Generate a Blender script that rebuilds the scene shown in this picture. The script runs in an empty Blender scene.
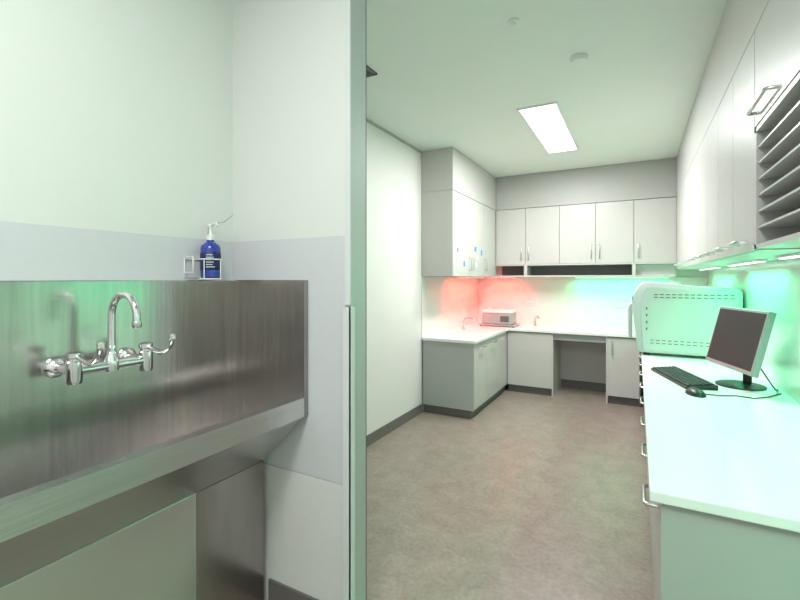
import bpy, math, random
from mathutils import Vector, Matrix
random.seed(4)
S=bpy.context.scene
C=S.collection
try:
    S.view_settings.view_transform='Standard'
    S.view_settings.look='None'
except Exception: pass

# ---------------- materials ----------------
def mat(name,col,rough=.5,metal=0.,noise=0.,nscale=8.,bump=0.,stretch=None,emis=None,es=0.,coat=0.,trans=0.,spec=.5):
    m=bpy.data.materials.new(name); m.use_nodes=True
    nt=m.node_tree; b=nt.nodes['Principled BSDF']
    b.inputs['Base Color'].default_value=(*col,1)
    b.inputs['Roughness'].default_value=rough
    b.inputs['Metallic'].default_value=metal
    b.inputs['Coat Weight'].default_value=coat
    b.inputs['Transmission Weight'].default_value=trans
    b.inputs['Specular IOR Level'].default_value=spec
    if emis:
        b.inputs['Emission Color'].default_value=(*emis,1); b.inputs['Emission Strength'].default_value=es
    if noise>0 or bump>0:
        tc=nt.nodes.new('ShaderNodeTexCoord'); mp=nt.nodes.new('ShaderNodeMapping')
        nt.links.new(tc.outputs['Object'],mp.inputs['Vector'])
        if stretch: mp.inputs['Scale'].default_value=stretch
        n=nt.nodes.new('ShaderNodeTexNoise'); n.inputs['Scale'].default_value=nscale; n.inputs['Detail'].default_value=5; n.inputs['Roughness'].default_value=.65
        nt.links.new(mp.outputs['Vector'],n.inputs['Vector'])
        if noise>0:
            r=nt.nodes.new('ShaderNodeValToRGB')
            r.color_ramp.elements[0].position=.3; r.color_ramp.elements[1].position=.7
            r.color_ramp.elements[0].color=(*[c*(1-noise) for c in col],1)
            r.color_ramp.elements[1].color=(*[min(1,c*(1+noise)) for c in col],1)
            nt.links.new(n.outputs['Fac'],r.inputs['Fac']); nt.links.new(r.outputs['Color'],b.inputs['Base Color'])
        if bump>0:
            bp=nt.nodes.new('ShaderNodeBump'); bp.inputs['Strength'].default_value=bump; bp.inputs['Distance'].default_value=.01
            nt.links.new(n.outputs['Fac'],bp.inputs['Height']); nt.links.new(bp.outputs['Normal'],b.inputs['Normal'])
    return m
M_wall=mat('wall_paint',(.70,.69,.67),.55,noise=.008,nscale=3)
M_alc=mat('alcove_wall_paint',(.69,.715,.685),.4,noise=.008,nscale=3)
M_vinyl=mat('wall_vinyl_lilac',(.60,.61,.64),.35,noise=.015,nscale=30)
M_vinyl2=mat('wall_vinyl_light',(.70,.70,.69),.4,noise=.015,nscale=30)
M_ceil=mat('ceiling_paint',(.74,.77,.75),.7,noise=.008,nscale=3)
M_base=mat('skirting_vinyl',(.14,.13,.12),.5,noise=.05,nscale=20)
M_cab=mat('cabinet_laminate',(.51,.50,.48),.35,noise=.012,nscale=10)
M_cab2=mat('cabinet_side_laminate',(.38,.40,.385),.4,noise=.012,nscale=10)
M_over=mat('overhead_laminate',(.55,.545,.535),.35,noise=.012,nscale=10)
M_gap=mat('cabinet_carcass_dark',(.09,.087,.083),.6,noise=.05)
M_bulk=mat('bulkhead_paint',(.42,.415,.40),.5,noise=.01)
M_top=mat('benchtop_solid_surface',(.76,.78,.77),.22,noise=.01,nscale=60)
M_splash=mat('splashback_gloss',(.72,.72,.70),.2,noise=.01)
M_chrome=mat('chrome',(.78,.79,.80),.07,1.)
M_handle=mat('satin_nickel',(.62,.62,.62),.28,1.,noise=.04,nscale=60)
M_alu=mat('anodised_aluminium',(.47,.51,.50),.45,.25,noise=.03,nscale=40)
M_guard=mat('corner_guard_vinyl',(.66,.68,.68),.4,noise=.02)
M_seal=mat('rubber_seal',(.05,.055,.055),.6,noise=.1)
M_white=mat('white_plastic',(.76,.77,.76),.35,noise=.01)
M_machine=mat('steriliser_shell',(.55,.60,.59),.35,noise=.012)
M_slot=mat('vent_slot_dark',(.09,.11,.105),.6,noise=.05)
M_black=mat('black_plastic',(.018,.018,.02),.4,noise=.1,nscale=30)
M_key=mat('key_plastic',(.035,.035,.038),.5,noise=.1,nscale=30)
M_screen=mat('lcd_screen_off',(.030,.032,.035),.5,noise=.05,spec=.3)
M_silver=mat('monitor_bezel',(.34,.35,.36),.35,.2,noise=.03)
M_blue=mat('blue_sanitiser',(.01,.035,.30),.12,noise=.05,coat=.6)
M_label=mat('dark_blue_label',(.008,.015,.10),.4,noise=.1)
M_vent=mat('ceiling_vent_dark',(.12,.125,.125),.5,noise=.1)
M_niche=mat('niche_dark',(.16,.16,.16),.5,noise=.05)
M_note=mat('blue_note_paper',(.10,.25,.62),.6,noise=.05)
M_notew=mat('white_note_paper',(.75,.77,.8),.6,noise=.03)
M_pcb=mat('grey_metal_box',(.36,.36,.36),.4,.1,noise=.05)
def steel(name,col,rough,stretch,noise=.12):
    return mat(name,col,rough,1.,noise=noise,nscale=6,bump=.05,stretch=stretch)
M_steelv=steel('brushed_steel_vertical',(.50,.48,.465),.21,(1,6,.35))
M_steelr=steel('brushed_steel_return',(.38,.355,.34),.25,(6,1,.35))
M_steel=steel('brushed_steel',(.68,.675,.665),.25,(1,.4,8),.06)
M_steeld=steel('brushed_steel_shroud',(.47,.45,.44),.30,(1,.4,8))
M_access=mat('brushed_steel_access',(.64,.665,.665),.24,1.,noise=.015,nscale=10,stretch=(1,1,1))
def emi(name,col,s):
    return mat(name,(.8,.8,.8),.5,noise=.005,emis=col,es=s)
M_lamp=emi('ceiling_lamp_diffuser',(1,1,1),5)
M_red=emi('led_red_diffuser',(1,.12,.08),3)
M_green=emi('led_green_diffuser',(.2,1,.55),3)
M_wled=emi('led_white_diffuser',(.8,1,.95),3)
def floor_mat():
    m=bpy.data.materials.new('sheet_vinyl_floor'); m.use_nodes=True; nt=m.node_tree; b=nt.nodes['Principled BSDF']
    tc=nt.nodes.new('ShaderNodeTexCoord')
    n1=nt.nodes.new('ShaderNodeTexNoise'); n1.inputs['Scale'].default_value=6; n1.inputs['Detail'].default_value=10; n1.inputs['Roughness'].default_value=.8; n1.inputs['Distortion'].default_value=.6
    n2=nt.nodes.new('ShaderNodeTexNoise'); n2.inputs['Scale'].default_value=40; n2.inputs['Detail'].default_value=4
    mx=nt.nodes.new('ShaderNodeMixRGB'); mx.inputs['Fac'].default_value=.35
    r=nt.nodes.new('ShaderNodeValToRGB'); r.color_ramp.elements[0].position=.38; r.color_ramp.elements[1].position=.62
    r.color_ramp.elements[0].color=(.215,.172,.146,1); r.color_ramp.elements[1].color=(.335,.272,.234,1)
    for n in(n1,n2): nt.links.new(tc.outputs['Object'],n.inputs['Vector'])
    nt.links.new(n1.outputs['Fac'],mx.inputs['Color1']); nt.links.new(n2.outputs['Fac'],mx.inputs['Color2'])
    nt.links.new(mx.outputs['Color'],r.inputs['Fac']); nt.links.new(r.outputs['Color'],b.inputs['Base Color'])
    b.inputs['Roughness'].default_value=.34
    return m
M_floor=floor_mat()

# ---------------- helpers ----------------
def empty(name,loc=(0,0,0)):
    e=bpy.data.objects.new(name,None); e.location=loc; e.empty_display_size=.1; C.objects.link(e); return e
def par(o,p):
    if p is not None:
        o.parent=p; o.matrix_parent_inverse=p.matrix_basis.inverted()
def meshobj(name,verts,faces,m,parent=None,smooth=False,bevel=0,seg=2):
    me=bpy.data.meshes.new(name); me.from_pydata([tuple(v) for v in verts],[],faces); me.materials.append(m)
    import bmesh
    bm=bmesh.new(); bm.from_mesh(me); bmesh.ops.recalc_face_normals(bm,faces=bm.faces)
    if bevel>0: bmesh.ops.bevel(bm,geom=bm.edges[:],offset=bevel,segments=seg,affect='EDGES',profile=.5)
    bm.to_mesh(me); bm.free()
    if smooth:
        for p in me.polygons: p.use_smooth=True
        try: me.set_sharp_from_angle(angle=math.radians(40))
        except Exception: pass
    o=bpy.data.objects.new(name,me); C.objects.link(o); par(o,parent); return o
BF=[(0,1,3,2),(4,6,7,5),(0,4,5,1),(2,3,7,6),(0,2,6,4),(1,5,7,3)]
def bv(x0,x1,y0,y1,z0,z1): return [Vector((x,y,z)) for x in(x0,x1) for y in(y0,y1) for z in(z0,z1)]
def box(name,x0,x1,y0,y1,z0,z1,m,parent=None,bevel=0):
    return meshobj(name,bv(x0,x1,y0,y1,z0,z1),BF,m,parent,bevel=bevel)
def boxes(name,lst,m,parent=None,xf=None):
    V=[];F=[]
    for b in lst:
        o=len(V); vs=bv(*b)
        if xf: vs=[xf@v for v in vs]
        V+=vs; F+=[tuple(i+o for i in f) for f in BF]
    return meshobj(name,V,F,m,parent)
def prism(name,prof,axis,a,b,m,parent=None,bevel=0,smooth=False):
    V=[];n=len(prof)
    for t in(a,b):
        for p in prof:
            V.append(Vector((p[0],t,p[1])) if axis=='y' else (Vector((t,p[0],p[1])) if axis=='x' else Vector((p[0],p[1],t))))
    F=[tuple(range(n)),tuple(range(2*n-1,n-1,-1))]+[(i,(i+1)%n,n+(i+1)%n,n+i) for i in range(n)]
    return meshobj(name,V,F,m,parent,smooth=smooth,bevel=bevel)
def tube(name,pts,r,m,parent=None,smooth=True,res=6,cyc=False):
    cu=bpy.data.curves.new(name,'CURVE'); cu.dimensions='3D'; cu.bevel_depth=r; cu.bevel_resolution=4; cu.use_fill_caps=True
    s=cu.splines.new('POLY'); s.points.add(len(pts)-1)
    for i,p in enumerate(pts): s.points[i].co=(*p,1)
    s.use_cyclic_u=cyc
    o=bpy.data.objects.new(name+'_c',cu); C.objects.link(o)
    dg=bpy.context.evaluated_depsgraph_get(); me=bpy.data.meshes.new_from_object(o.evaluated_get(dg))
    bpy.data.objects.remove(o); me.name=name; me.materials.clear(); me.materials.append(m)
    for p in me.polygons: p.use_smooth=smooth
    ob=bpy.data.objects.new(name,me); C.objects.link(ob); par(ob,parent); return ob
def lathe(name,prof,c,m,parent=None,axis='z',n=32,sy=1.):
    V=[];F=[]
    for r,h in prof:
        for k in range(n):
            t=2*math.pi*k/n; a=r*math.cos(t); b=r*math.sin(t)*sy
            V.append(Vector(c)+ (Vector((a,b,h)) if axis=='z' else (Vector((h,a,b)) if axis=='x' else Vector((a,h,b)))))
    P=len(prof)
    for i in range(P-1):
        for k in range(n): F.append((i*n+k,i*n+(k+1)%n,(i+1)*n+(k+1)%n,(i+1)*n+k))
    F.append(tuple(range(n))); F.append(tuple((P-1)*n+k for k in range(n)))
    return meshobj(name,V,F,m,parent,smooth=True)
def handle(name,p0,p1,out,parent,r=.006,off=.035):
    p0=Vector(p0);p1=Vector(p1);o=Vector(out)*off; d=(p1-p0).normalized()*r*1.2
    return tube(name,[p0,p0+o*.8,p0+o+d,p1+o-d,p1+o*.8,p1],r,M_handle,parent)
def area(name,loc,sx,sy,power,col,rot=(0,0,0),parent=None,spread=180):
    l=bpy.data.lights.new(name,'AREA'); l.shape='RECTANGLE'; l.size=sx; l.size_y=sy; l.energy=power; l.color=col; l.spread=math.radians(spread)
    o=bpy.data.objects.new(name,l); o.location=loc; o.rotation_euler=rot; C.objects.link(o); par(o,parent); return o

XL,XR,YB,CZ=-2.2,.78,6.6,3.03
YP0,YP1=1.53,1.64; XT=-1.80; XE=-1.083; AZ=3.25
g=.003
# ---------------- shell ----------------
box('floor',-2.3,.9,-1.6,6.7,-.1,0,M_floor)
boxes('ceiling',[(-2.3,.9,YP1,6.7,CZ,CZ+.32),(-2.3,.9,-1.6,YP1,AZ,AZ+.1)],M_ceil)
box('wall_left',XL-.1,XL,YP1,6.7,0,CZ,M_wall)
box('wall_back',XL,XR,YB,YB+.1,0,CZ,M_wall)
box('wall_right',XR,XR+.12,-1.6,6.7,0,AZ,M_wall)
box('wall_front',XL,XR,-1.6,-1.5,0,AZ,M_wall)
e=empty('wall_alcove')
box('paint',XT-.12,XT,-1.5,YP0,1.737,AZ,M_alc,e); box('vinyl_dado',XT-.12,XT,-1.5,YP0,0,1.737,M_vinyl,e)
e=empty('wall_partition')
box('paint',XL,XE,YP0,YP1,1.737,AZ,M_alc,e); box('vinyl_dado',XL,XE,YP0,YP1,.663,1.737,M_vinyl,e)
box('vinyl_lower',XL,XE,YP0,YP1,0,.66,M_vinyl2,e)
box('header',XL,XR,YP0,YP1,CZ+.05,AZ,M_alc,e)
e=empty('trim_1')
box('jamb',XE,XE+.012,YP0-.004,YP1+.004,0,3.08,M_alu,e)
box('jamb_edge',XE-.012,XE+.014,YP0-.012,YP0-.004,1.44,3.08,M_guard,e)
box('seal',XE-.01,XE+.008,YP1+.004,YP1+.016,0,3.03,M_seal,e)
e=empty('trim_2')
box('guard_face',XE-.02,XE+.018,YP0-.016,YP0-.012,.0,1.43,M_guard,e)
box('guard_return',XE+.012,XE+.018,YP0-.016,YP0+.02,.0,1.43,M_guard,e)
box('baseboard_left',XL,XL+.012,YP1+.03,4.55,0,.10,M_base)
box('baseboard_partition',-1.54,XE-.02,YP0-.012,YP0,0,.12,M_base)
box('baseboard_back',-.96,-.34,YB-.012,YB,0,.12,M_base)
box('trim_3',XL,XL+.015,YP1+.03,4.55,CZ-.02,CZ,M_bulk)

# ---------------- ceiling fittings ----------------
def troffer(name,x0,x1,y0,y1,z,power,col=(1,1,.98)):
    e=empty(name,((x0+x1)/2,(y0+y1)/2,z))
    boxes('frame',[(x0-.02,x1+.02,y0-.02,y0,z-.012,z),(x0-.02,x1+.02,y1,y1+.02,z-.012,z),(x0-.02,x0,y0,y1,z-.012,z),(x1,x1+.02,y0,y1,z-.012,z)],M_white,e)
    box('diffuser',x0,x1,y0,y1,z-.008,z,M_lamp,e)
    area('lamp',((x0+x1)/2,(y0+y1)/2,z-.02),x1-x0,y1-y0,power,col,parent=e)
troffer('added_ceiling_panel',-.90,-.60,3.83,5.29,CZ,84,(.98,1,.985))
troffer('added_ceiling_panel',-.75,-.15,-.9,.3,AZ,54,(.975,1,.98))  # unseen panel behind the camera, added to light the entry area
lathe('smoke_detector',[(.055,0),(.055,-.012),(.045,-.03),(.02,-.036),(.001,-.037)],(-.34,3.12,CZ),M_white)
lathe('sprinkler_head',[(.03,0),(.03,-.006),(.012,-.012),(.008,-.03),(.018,-.032),(.001,-.034)],(-.62,2.5,CZ),M_white)
e=empty('ceiling_air_vent',(-1.82,2.48,CZ))
x0,x1,y0,y1=-2.02,-1.64,2.29,2.67
boxes('frame',[(x0,x1,y0,y0+.025,CZ-.012,CZ),(x0,x1,y1-.025,y1,CZ-.012,CZ),(x0,x0+.025,y0,y1,CZ-.012,CZ),(x1-.025,x1,y0,y1,CZ-.012,CZ)],M_vent,e)
boxes('louvres',[(x0+.03,x1-.03,y0+.03+i*.033,y0+.045+i*.033,CZ-.012,CZ) for i in range(10)],M_vent,e)
box('duct',x0+.02,x1-.02,y0+.02,y1-.02,CZ-.004,CZ,M_vent,e)

# ---------------- upper cabinets (tall, side) ----------------
UZ0,UZD,UZT=1.58,1.757,2.55
G=.0025
e=empty('upper_cabinet_tall')
XF=-1.81
box('carcass',XL+g,XF-.018,4.572,6.245,UZ0,UZT,M_gap,e)
box('end_panel',XL+g,XF,4.555,4.572,UZ0,UZT,M_cab,e)
box('bulkhead',XL+g,XF,4.555,6.245,UZT+.004,CZ-g,M_cab,e)
ys=[4.575,5.13,5.68,6.235]
for i in range(3): box('door_%d'%(i+1),XF-.018,XF,ys[i]+G,ys[i+1]-G,UZ0+.002,UZT-.003,M_cab,e,bevel=.0015)
for i,y in enumerate([5.08,5.18,5.73]): handle('pull_%d'%(i+1),(XF,y,1.66),(XF,y,1.82),(1,0,0),e)
nt=[(4.68,1.86,.05,.05,0),(4.74,1.76,.05,.035,1),(4.83,1.84,.035,.05,1),(4.90,1.70,.05,.06,0),(5.30,1.90,.07,.06,0),(5.40,1.80,.06,.05,1),(5.55,1.86,.05,.07,0),(4.70,1.68,.05,.04,1),(5.34,1.70,.06,.06,1)]
e2=empty('pinned_notes',(XF+.003,5.1,1.8))
for i,(y,z,w,h,c) in enumerate(nt): box('note_%d'%(i+1),XF+.0003,XF+.002,y,y+w,z,z+h,[M_note,M_notew][c],e2)

# ---------------- upper cabinets back ----------------
e=empty('upper_cabinet_row')
YF=6.25; XO=.42
box('carcass',XF+g,XO,YF+.018,YB-g,UZD,UZT,M_gap,e)
box('bulkhead',XF+g,XO-g,YF,YB-g,UZT+.004,CZ-g,M_bulk,e)
def Xat(u,Y):
    a=(u-400)/435; return Y*(-.4787+.878*a)/(.878+.4787*a)
us=[495,525.5,559.5,595.5,634,679]
xs=[Xat(u,YF) for u in us]; xs[0]=XF; xs[-1]=XO
for i in range(5): box('door_%d'%(i+1),xs[i]+G,xs[i+1]-G,YF,YF+.018,UZD+.002,UZT-.003,M_cab,e,bevel=.0015)
for i,(x) in enumerate([xs[1]-.05,xs[1]+.05,xs[3]-.05,xs[3]+.05,xs[4]+.05]): handle('pull_%d'%(i+1),(x,YF,1.83),(x,YF,2.0),(0,-1,0),e)
box('niche_bottom',XF+g,XO,YF,YB-g,UZ0,UZ0+.02,M_cab,e)
box('niche_top',XF+g,XO,YF,YB-g,UZD-.018,UZD,M_cab,e)
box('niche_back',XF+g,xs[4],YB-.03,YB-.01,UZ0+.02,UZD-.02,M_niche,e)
box('niche_back_painted_lit',xs[4],XO,YB-.2,YB-.01,UZ0+.02,UZD-.02,M_white,e)  # white block stands in for the lamp glow in this compartment
for i,x in enumerate([xs[1],xs[4]]):
    box('niche_divider_%d'%(i+1),x-.02,x+.02,YF,YB-.03,UZ0+.02,UZD-.018,M_cab,e)

# ---------------- overhead run on the side wall ----------------
e=empty('overhead_cabinet_run')
OZ=1.68
box('carcass',XO+.018,XR-g,2.24,6.25,OZ,2.56,M_gap,e)
box('underside',XO+.02,XR-g,2.24,6.25,OZ-.012,OZ,M_over,e)
box('carcass_upper',XO+.018,XR-g,1.6,2.24,2.17,2.56,M_gap,e)
box('upper_panels',XO,XR-g,1.6,6.25,2.563,CZ-g,M_over,e)
box('end_panel',XO,XR-g,1.582,1.6,OZ,CZ-g,M_over,e)
yd=[2.245,2.70,3.15,3.6,4.05,4.5,4.95,5.4,5.82,6.25]
for i in range(9): box('door_%d'%(i+1),XO,XO+.018,yd[i]+G,yd[i+1]-G,OZ-.01,2.56,M_over,e,bevel=.0015)
for i in range(9):
    y=(yd[i]+yd[i+1])/2; handle('pull_%d'%(i+1),(XO,y-.08,OZ+.03),(XO,y+.08,OZ+.03),(-1,0,0),e,r=.008,off=.04)
box('flap_door',XO,XO+.018,1.605,2.24,2.165,2.56,M_over,e,bevel=.0015)
handle('flap_pull',(XO,1.93,2.21),(XO,2.20,2.21),(-1,0,0),e,r=.007,off=.03)
e=empty('pigeonhole_shelf_unit')
x0,x1,y0,y1,z0,z1=XO-.002,XR-.02,1.61,2.235,OZ-.01,2.155
boxes('frame',[(x0,x1,y0,y0+.018,z0,z1),(x0,x1,y1-.03,y1,z0,z1),(x0,x1,y0,y1,z0,z0+.018),(x0,x1,y0,y1,z1-.018,z1)],M_over,e)
box('back',x1-.20,x1,y0,y1,z0,z1,M_over,e)
boxes('shelves',[(x0+.006,x1-.20,y0+.018,y1-.03,z0+.018+.064*i,z0+.026+.064*i) for i in range(1,7)],M_over,e)

# ---------------- base cabinets ----------------
BZ,BT=.875,.84
e=empty('base_cabinet')
XB=-1.57
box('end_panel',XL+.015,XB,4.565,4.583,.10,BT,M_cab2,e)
box('carcass',XL+.015,XB-.018,4.583,6.59,.10,BT,M_gap,e)
box('kick',XL+.015,XB-.05,4.60,6.55,0,.10,M_base,e)
yy=[4.583,5.03,5.49,5.95]
for i in range(3): box('door_%d'%(i+1),XB-.018,XB,yy[i]+G,yy[i+1]-G,.105,BT-.012,M_cab,e,bevel=.0015)
for i in range(3): handle('pull_%d'%(i+1),(XB,(yy[i]+yy[i+1])/2-.09,.77),(XB,(yy[i]+yy[i+1])/2+.09,.77),(1,0,0),e)
e=empty('base_cabinet')
YC=5.97
box('carcass',XB+g,-.985,YC+.018,YB-.015,.10,BT,M_gap,e)
box('door_1',XB+G,-.985,YC,YC+.018,.105,BT-.012,M_cab,e,bevel=.0015)
box('side_panel',-.984,-.966,YC,YB-.015,.0,BT,M_cab,e)
box('kick',XB+g,-.984,YC+.05,YC+.07,0,.10,M_base,e)
e=empty('base_cabinet')
box('carcass',-.32,.045,YC+.018,YB-.015,.10,BT,M_gap,e)
box('side_panel',-.339,-.32,YC,YB-.015,.0,BT,M_cab,e)
box('door_1',-.318,.026,YC,YC+.018,.105,BT-.012,M_cab,e,bevel=.0015)
box('kick',-.32,.045,YC+.05,YC+.07,0,.10,M_base,e)
handle('pull_1',(-.27,YC,.62),(-.27,YC,.78),(0,-1,0),e)
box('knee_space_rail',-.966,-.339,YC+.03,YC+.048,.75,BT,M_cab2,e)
box('knee_space_panel',-.966,-.339,YB-.03,YB-.012,.12,BT,M_cab,e)
e=empty('base_cabinet_run')
XC=.068
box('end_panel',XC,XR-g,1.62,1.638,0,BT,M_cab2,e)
box('carcass',XC+.018,XR-g,1.638,YB-g,.10,BT,M_gap,e)
box('kick',XC+.06,XC+.08,1.638,6.0,0,.10,M_base,e)
yr=[1.638,2.12,2.6,3.08,3.56,4.04,4.52,5.0,5.48,5.95]
for i in range(9):
    box('drawer_%d'%(i+1),XC,XC+.018,yr[i]+G,yr[i+1]-G,.585,BT-.012,M_cab,e,bevel=.0015)
    box('door_%d'%(i+1),XC,XC+.018,yr[i]+G,yr[i+1]-G,.105,.58,M_cab,e,bevel=.0015)
    y=(yr[i]+yr[i+1])/2
    handle('pull_%d'%(i+1),(XC,y-.08,.74),(XC,y+.08,.74),(-1,0,0),e,r=.007,off=.045)
e=empty('benchtop')
prism('slab',[(XL+g,4.55),(-1.545,4.55),(-1.545,5.945),(.035,5.945),(.035,1.6),(XR-g,1.6),(XR-g,YB-g),(XL+g,YB-g)],'z',BT,BZ,M_top,e,bevel=.004)
box('splashback_panel',XL+.001,XL+.008,4.555,YB-.009,BZ,UZ0-.002,M_splash)
box('splashback_panel',XL+.009,XR-.010,YB-.008,YB-.001,BZ,UZ0-.002,M_splash)
box('splashback_panel',XR-.008,XR-.001,1.6,YB-.009,BZ,OZ-.014,M_splash)

def led(name,x0,x1,y0,y1,z,m,power,col,spread=120,tilt=(0,0,0)):
    e=empty(name,((x0+x1)/2,(y0+y1)/2,z))
    box('housing',x0-.008,x1+.008,y0-.008,y1+.008,z-.012,z-.001,M_white,e)
    box('diffuser',x0,x1,y0,y1,z-.016,z-.012,m,e)
    area('lamp',((x0+x1)/2,(y0+y1)/2,z-.02),x1-x0,y1-y0,power,col,rot=tilt,parent=e,spread=spread)
led('led_strip_light',XL+.14,XL+.17,5.35,6.40,UZ0,M_red,11.5,(1,.02,.012),125,(0,math.radians(25),0))
led('led_strip_light',-2.0,-1.58,6.44,6.47,UZ0,M_red,7.5,(1,.02,.012),120,(math.radians(25),0,0))
led('led_strip_light',-.75,.35,6.46,6.49,UZ0,M_green,8,(.02,1,.28),130,(math.radians(20),0,0))
led('led_strip_light',.64,.67,4.9,6.1,OZ-.012,M_wled,8,(.03,1,.34),140)
led('led_strip_light',.64,.67,3.3,4.3,OZ-.012,M_wled,8,(.04,1,.38),150)
led('led_strip_light',.64,.67,1.75,2.9,OZ-.012,M_wled,7.5,(.10,1,.45),150)
# unseen green lamp, added so the sink steel picks up a green reflection
e=empty('added_green_fill_lamp',(XR-.05,.75,1.9))
box('housing',XR-.09,XR-.002,.15,1.35,1.86,1.90,M_white,e)
box('diffuser',XR-.075,XR-.045,.17,1.33,1.855,1.86,M_green,e)
area('lamp',(XR-.06,.75,1.85),.03,1.16,11,(.10,1,.45),parent=e,spread=110)

# ---------------- bench items back ----------------
def benchtap(name,x,y,dx,dy):
    e=empty(name,(x,y,BZ))
    lathe('base',[(.025,0),(.025,.01),(.014,.02),(.012,.06)],(x,y,BZ),M_handle,e)
    R=.08; pts=[(x,y,BZ+.02),(x,y,BZ+.10)]
    for k in range(13):
        t=math.pi*k/12*.85; c=R*(1-math.cos(t)); pts.append((x+dx*c,y+dy*c,BZ+.10+.05*math.sin(t)))
    tube('spout',pts,.011,M_handle,e)
    tube('lever',[(x,y,BZ+.05),(x+.05*dy+.02,y-.05*dx,BZ+.075)],.007,M_handle,e)
benchtap('bench_tap',-2.05,5.55,1,.0)
benchtap('bench_tap',-1.28,6.40,.5,-.85)
e=empty('ultrasonic_cleaner',(-1.75,6.3,BZ))
x0,x1,y0,y1=-2.0,-1.50,6.06,6.42
box('drip_tray',x0,x1,y0,y1,BZ+.012,BZ+.03,M_handle,e,bevel=.005)
boxes('feet',[(x+0,x+.02,y,y+.02,BZ,BZ+.012) for x in(x0+.01,x1-.03) for y in(y0+.01,y1-.03)],M_black,e)
box('body',x0+.03,x1-.05,y0+.03,y1-.02,BZ+.03,BZ+.19,M_pcb,e,bevel=.012)
prism('lid',[(x0+.025,BZ+.192),(x1-.045,BZ+.192),(x1-.06,BZ+.235),(x0+.04,BZ+.235)],'y',y0+.03,y1-.02,M_white,e,bevel=.006)
box('control_panel',x1-.20,x1-.08,y0+.024,y0+.032,BZ+.07,BZ+.15,M_slot,e,bevel=.002)
tube('lid_handle',[(-1.84,y0+.18,BZ+.232),(-1.84,y0+.18,BZ+.262),(-1.70,y0+.18,BZ+.262),(-1.70,y0+.18,BZ+.232)],.007,M_handle,e)
def outlet(name,x,z):
    e=empty(name,(x,YB,z)); Y=YB-.009
    box('plate',x-.06,x+.06,Y-.009,Y,z-.037,z+.037,M_white,e,bevel=.003)
    boxes('switches',[(x-.035,x-.02,Y-.013,Y-.008,z+.008,z+.024),(x+.02,x+.035,Y-.013,Y-.008,z+.008,z+.024)],M_notew,e)
    boxes('sockets',[(x-.032+d,x-.028+d,Y-.0105,Y-.008,z-.02,z-.008) for d in(0,.012,.048,.06)],M_slot,e)
outlet('power_outlet',-1.38,1.2); outlet('power_outlet',-.2,1.2)
e=empty('power_outlet',(XR,3.0,1.2)); box('plate',XR-.018,XR-.009,2.9,3.06,1.12,1.2,M_white,e,bevel=.003); boxes('switches',[(XR-.022,XR-.017,2.93+d,2.945+d,1.165,1.18) for d in(0,.08)],M_slot,e)

# ---------------- benchtop steriliser ----------------
e=empty('benchtop_steriliser',(.38,4.7,BZ))
Y0,Y1=4.42,4.98
prof=[(.02,.90),(.74,.90),(.755,.915),(.755,1.44),(.735,1.465),(.45,1.487),(.10,1.525),(.055,1.52),(.02,1.495),(-.02,1.43),(-.035,1.34),(-.035,1.26),(-.012,1.05),(.0,.92)]
prism('shell',prof,'y',Y0,Y1,M_machine,e,bevel=.010,smooth=True)
boxes('feet',[(x,x+.05,y,y+.05,BZ,.905) for x in(.05,.66) for y in(Y0+.04,Y1-.1)],M_black,e)
prof2=[(.05,.925),(.725,.925),(.735,.935),(.735,1.41),(.715,1.43),(.42,1.45),(.12,1.482),(.075,1.475),(.05,1.44),(.028,1.35),(.035,1.1)]
prism('side_panel',prof2,'y',Y0-.008,Y0-.001,M_machine,e,bevel=.002)
sl=[]
for i in range(13):
    for j in range(2):
        sl.append((.13+i*.045,.16+i*.045,Y0-.0095,Y0-.0075,1.385+j*.026,1.392+j*.026))
for i in range(11):
    for j in range(2):
        sl.append((.10+i*.045,.128+i*.045,Y0-.0095,Y0-.0075,.985+j*.026,.991+j*.026))
for j in range(4): sl.append((.07,.080,Y0-.0095,Y0-.0075,1.10+j*.06,1.122+j*.06))
boxes('vent_slots',sl,M_slot,e)
prism('door',[(-.04,1.0),(-.04,1.32),(-.06,1.32),(-.075,1.28),(-.075,1.04),(-.06,1.0)],'y',Y0+.15,Y1-.06,M_machine,e,bevel=.005)
box('control_panel',-.038,-.03,Y0+.05,Y1-.06,1.335,1.39,M_black,e)
lathe('fill_cap',[(.05,0),(.05,.012),(.03,.018),(.001,.018)],(.3,4.7,1.50),M_white,e)

# ---------------- monitor, keyboard, mouse ----------------
e=empty('computer_monitor',(.60,3.50,BZ))
al=Vector((.30,-.954,0)).normalized()
nrm=Vector((-.954,-.30,0)).normalized()
tilt=math.radians(14)
up=(Vector((0,0,1))*math.cos(tilt)-nrm*math.sin(tilt)).normalized()
n2=al.cross(up).normalized()
if n2.dot(nrm)<0: n2=-n2
cen=Vector((.545,3.44,1.175))
MM=Matrix(((al.x,up.x,n2.x,cen.x),(al.y,up.y,n2.y,cen.y),(al.z,up.z,n2.z,cen.z),(0,0,0,1)))
W,H=.27,.195
def mbox(name,b,m,bev=0):
    return meshobj(name,[MM@v for v in bv(*b)],BF,m,e,bevel=bev)
mbox('casing',(-W,W,-H,H,-.035,0),M_silver,.006)
mbox('rear_bulge',(-W*.6,W*.6,-H*.6,H*.6,-.065,-.033),M_black,.01)
mbox('bezel',(-W+.004,W-.004,-H+.004,H-.004,-.002,.004),M_silver,.002)
mbox('screen',(-W+.018,W-.018,-H+.026,H-.018,.003,.0055),M_screen)
base=cen-nrm*.07
tube('stand_neck',[(base.x,base.y,BZ+.01),(base.x,base.y,cen.z-.03)],.024,M_black,e)
bc=cen-nrm*.02
lathe('stand_base',[(.13,0),(.13,.008),(.11,.014),(.03,.022),(.001,.022)],(bc.x+.01,bc.y,BZ),M_black,e)
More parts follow.
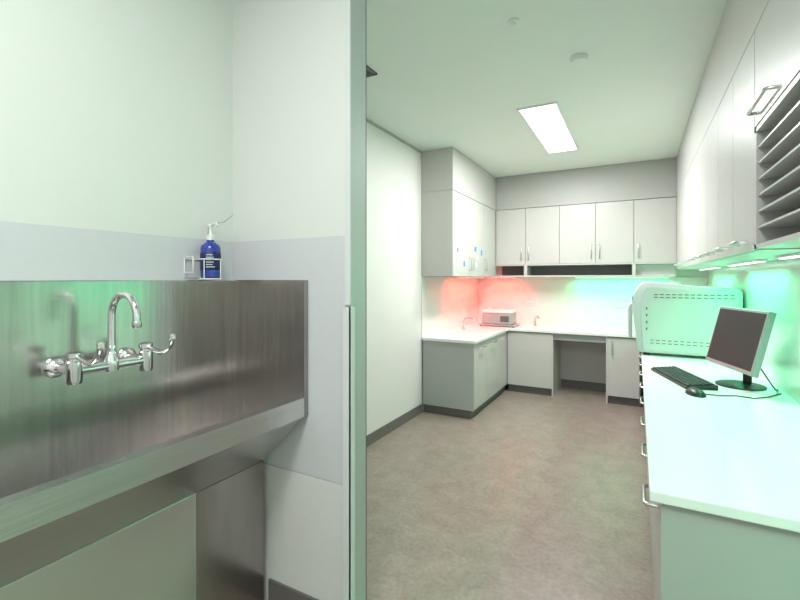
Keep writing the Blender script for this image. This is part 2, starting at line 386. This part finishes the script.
def orient(c,ax):
    ax=Vector(ax).normalized(); ay=Vector((-ax.y,ax.x,0)); return Matrix(((ax.x,ay.x,0,c[0]),(ax.y,ay.y,0,c[1]),(0,0,1,c[2]),(0,0,0,1)))
e=empty('keyboard',(.27,3.5,BZ))
K=orient((.26,3.48,BZ),(.30,-.954,0))
kv=[K@Vector(p) for p in [(-.29,-.09,0),(.29,-.09,0),(.29,.09,0),(-.29,.09,0),(-.29,-.09,.014),(.29,-.09,.014),(.29,.09,.03),(-.29,.09,.03)]]
meshobj('body',kv,[(0,3,2,1),(4,5,6,7),(0,1,5,4),(1,2,6,5),(2,3,7,6),(3,0,4,7)],M_black,e,bevel=.004)
ks=[]
for r in range(6):
    for c in range(21):
        if r==0 and 5<=c<=10: continue
        x=-.28+c*.0266; y=-.078+r*.026; z=.016+.0155*(y+.085)/.17
        ks.append((x,x+.0225,y,y+.022,z,z+.008))
ks.append((-.28+5*.0266,-.28+10.8*.0266,-.078,-.056,.016,.025))
boxes('keys',ks,M_key,e,xf=K)
e=empty('computer_mouse',(.31,3.0,BZ))
V=[];F=[];nu,nv=20,8
cx,cy=.30,3.06
for j in range(nv+1):
    ph=math.pi/2*j/nv
    for i in range(nu):
        t=2*math.pi*i/nu; V.append(K.to_3x3()@Vector((.075*math.cos(t)*math.cos(ph),.046*math.sin(t)*math.cos(ph),.038*math.sin(ph)))+Vector((cx,cy,BZ)))
for j in range(nv):
    for i in range(nu): F.append((j*nu+i,j*nu+(i+1)%nu,(j+1)*nu+(i+1)%nu,(j+1)*nu+i))
meshobj('body',V,F,M_black,e,smooth=True)
tube('scroll_wheel',[(cx-.012,cy+.035,BZ+.034),(cx+.0,cy+.037,BZ+.034)],.007,M_key,e)
tube('cable',[(cx+.03,cy,BZ+.008),(.42,3.08,BZ+.004),(.50,3.12,BZ+.004),(.58,3.10,BZ+.004),(.66,3.18,BZ+.004),(.74,3.3,BZ+.004)],.003,M_black,e)
e=empty('monitor_cable',(.7,3.4,BZ))
pts=[]
for k in range(14):
    t=k/13; pts.append((.64+.11*t,3.42-.15*math.sin(t*3.1),BZ+.006+ (0.18*(1-t)**2)))
tube('lead',pts,.004,M_black,e)

# ---------------- scrub sink ----------------
e=empty('scrub_sink_trough',(-1.5,.5,1.0))
XS=XT+.03; YS=YP0-.03; ZT=1.545; XFr=-1.305; Yn=-.35
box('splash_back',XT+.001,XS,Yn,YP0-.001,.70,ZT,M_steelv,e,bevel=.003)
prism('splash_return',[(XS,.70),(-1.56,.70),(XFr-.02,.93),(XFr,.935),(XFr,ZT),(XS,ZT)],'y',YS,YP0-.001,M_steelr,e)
prof=[(XFr,1.02),(XFr,.934),(XFr-.01,.925),(-1.555,.69),(-1.555,.0),(-1.60,.0),(-1.60,.69),(-1.76,.69),
      (XS,.70),(XS,.73),(-1.55,.745),(-1.40,.90),(-1.375,.99),(-1.365,1.012),(-1.35,1.02)]
prism('trough',prof,'y',Yn,YS,M_steel,e,bevel=0)
prism('end_wall',[(XS,.70),(-1.56,.70),(XFr-.02,.93),(XFr,.935),(XFr,1.02),(XS,1.02)],'y',Yn-.02,Yn,M_steel,e)
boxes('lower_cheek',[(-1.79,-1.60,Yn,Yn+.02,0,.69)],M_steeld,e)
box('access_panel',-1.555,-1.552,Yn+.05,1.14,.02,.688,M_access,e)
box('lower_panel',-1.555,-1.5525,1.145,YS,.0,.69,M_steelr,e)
lathe('drain',[(.045,0),(.045,.004),(.03,.006),(.001,.003)],(-1.65,.4,.74),M_chrome,e)
# mixer tap
bx,bz,yl,yr_,ysp=-1.64,1.245,.75,.99,.867
e=empty('mixer_tap',(-1.64,.87,1.245))
for i,y in enumerate([yl,yr_]):
    lathe('flange_%d'%(i+1),[(.036,0.001),(.036,.008),(.028,.022),(.017,.03)],(XS,y,bz),M_chrome,e,axis='x')
    tube('inlet_%d'%(i+1),[(XS+.01,y,bz),(bx,y,bz)],.016,M_chrome,e)
    lathe('valve_body_%d'%(i+1),[(.005,-.045),(.022,-.042),(.024,-.03),(.024,.03),(.020,.034),(.020,.042),(.024,.045),(.024,.06),(.01,.066)],(bx,y,bz),M_chrome,e)
    pts=[(bx,y,bz+.053),(bx+.04,y,bz+.043),(bx+.09,y,bz+.033),(bx+.125,y,bz+.043),(bx+.15,y,bz+.065),(bx+.16,y,bz+.09)]
    tube('elbow_lever_%d'%(i+1),pts,.009,M_chrome,e)
    lathe('lever_tip_%d'%(i+1),[(.004,-.012),(.012,-.006),(.012,.006),(.004,.012)],(bx+.162,y,bz+.095),M_chrome,e,n=16)
tube('bridge',[(bx,yl,bz),(bx,yr_,bz)],.018,M_chrome,e)
lathe('spout_collar',[(.022,-.02),(.024,0),(.024,.022),(.015,.035),(.015,.05)],(bx,ysp,bz),M_chrome,e)
R=.076; pts=[(bx,ysp,bz+.02),(bx,ysp,1.42)]
for k in range(1,17):
    t=math.pi*k/16; pts.append((bx+R*(1-math.cos(t)),ysp,1.42+R*math.sin(t)))
pts.append((bx+2*R,ysp,1.40)); tube('gooseneck_spout',pts,.012,M_chrome,e)
lathe('aerator',[(.013,0),(.015,.004),(.015,.02),(.012,.022)],(bx+2*R,ysp,1.385),M_chrome,e)

# sanitiser bottle held in a wire bracket (one assembly)
c=(-1.735,1.35,1.555)
e=empty('hand_sanitiser_bottle',c)
lathe('bottle',[(.038,0),(.043,.004),(.044,.02),(.044,.135),(.040,.15),(.020,.165),(.016,.17),(.016,.178)],c,M_blue,e)
lathe('label',[(.0442,.035),(.0448,.036),(.0448,.115),(.0442,.116)],c,M_label,e)
lathe('pump_collar',[(.019,.175),(.019,.195),(.010,.2),(.006,.205),(.006,.235),(.012,.236),(.012,.248),(.003,.25)],c,M_white,e)
tube('nozzle',[(c[0],c[1],c[2]+.243),(c[0]+.05,c[1]-.01,c[2]+.25),(c[0]+.062,c[1]-.012,c[2]+.235)],.005,M_white,e)
ll=[]
for i in range(6):
    a0=-60; wd=[48,36,42,30,40,32][i]
    for k in range(0,wd,6):
        t=math.radians(a0+k); x=c[0]+.0452*math.cos(t); y=c[1]+.0452*math.sin(t)
        ll.append((x-.002,x+.0008,y-.0018,y+.0018,c[2]+.048+i*.011,c[2]+.052+i*.011))
boxes('label_lines',ll,M_notew,e)
def loop(z,r=.050,n=28):
    return [(c[0]+r*math.cos(2*math.pi*k/n),c[1]+r*math.sin(2*math.pi*k/n),z) for k in range(n)]
tube('bracket_ring_upper',loop(1.64),.003,M_white,e,cyc=True); tube('bracket_ring_lower',loop(1.550),.003,M_white,e,cyc=True)
for i,a in enumerate([0,90,180,270]):
    t=math.radians(a+20); tube('bracket_wire_%d'%i,[(c[0]+.050*math.cos(t),c[1]+.050*math.sin(t),1.550),(c[0]+.050*math.cos(t),c[1]+.050*math.sin(t),1.64)],.0025,M_white,e)
tube('bracket_base_wire',[(c[0]-.05,c[1],1.550),(c[0]+.05,c[1],1.550)],.0025,M_white,e)
tube('bracket_side_hook',[(XT+.004,1.27,1.65),(c[0],1.26,1.65),(c[0],1.26,1.58),(XT+.004,1.26,1.58)],.003,M_white,e)
tube('bracket_back_wire',[(XT+.004,1.26,1.64),(XT+.004,1.44,1.64),(XT+.004,1.44,1.56),(XT+.004,1.26,1.56)],.003,M_white,e,cyc=True)
tube('elbow_arm',[(XT+.004,1.38,1.64),(XT+.01,1.38,1.80),(XT+.03,1.39,1.812),(c[0]+.02,1.41,1.82),(c[0]+.05,1.44,1.86)],.003,M_handle,e)

# ---------------- world & camera ----------------
w=bpy.data.worlds.new('world'); S.world=w; w.use_nodes=True
w.node_tree.nodes['Background'].inputs['Color'].default_value=(.9,.95,.93,1); w.node_tree.nodes['Background'].inputs['Strength'].default_value=.3
cam=bpy.data.cameras.new('camera'); co=bpy.data.objects.new('camera',cam); C.objects.link(co)
co.location=(0,0,1.55); co.rotation_euler=(math.radians(90),0,math.atan2(237,435))
cam.sensor_width=36; cam.lens=36*435/800; cam.shift_y=-21/800; cam.clip_start=.02
S.camera=co
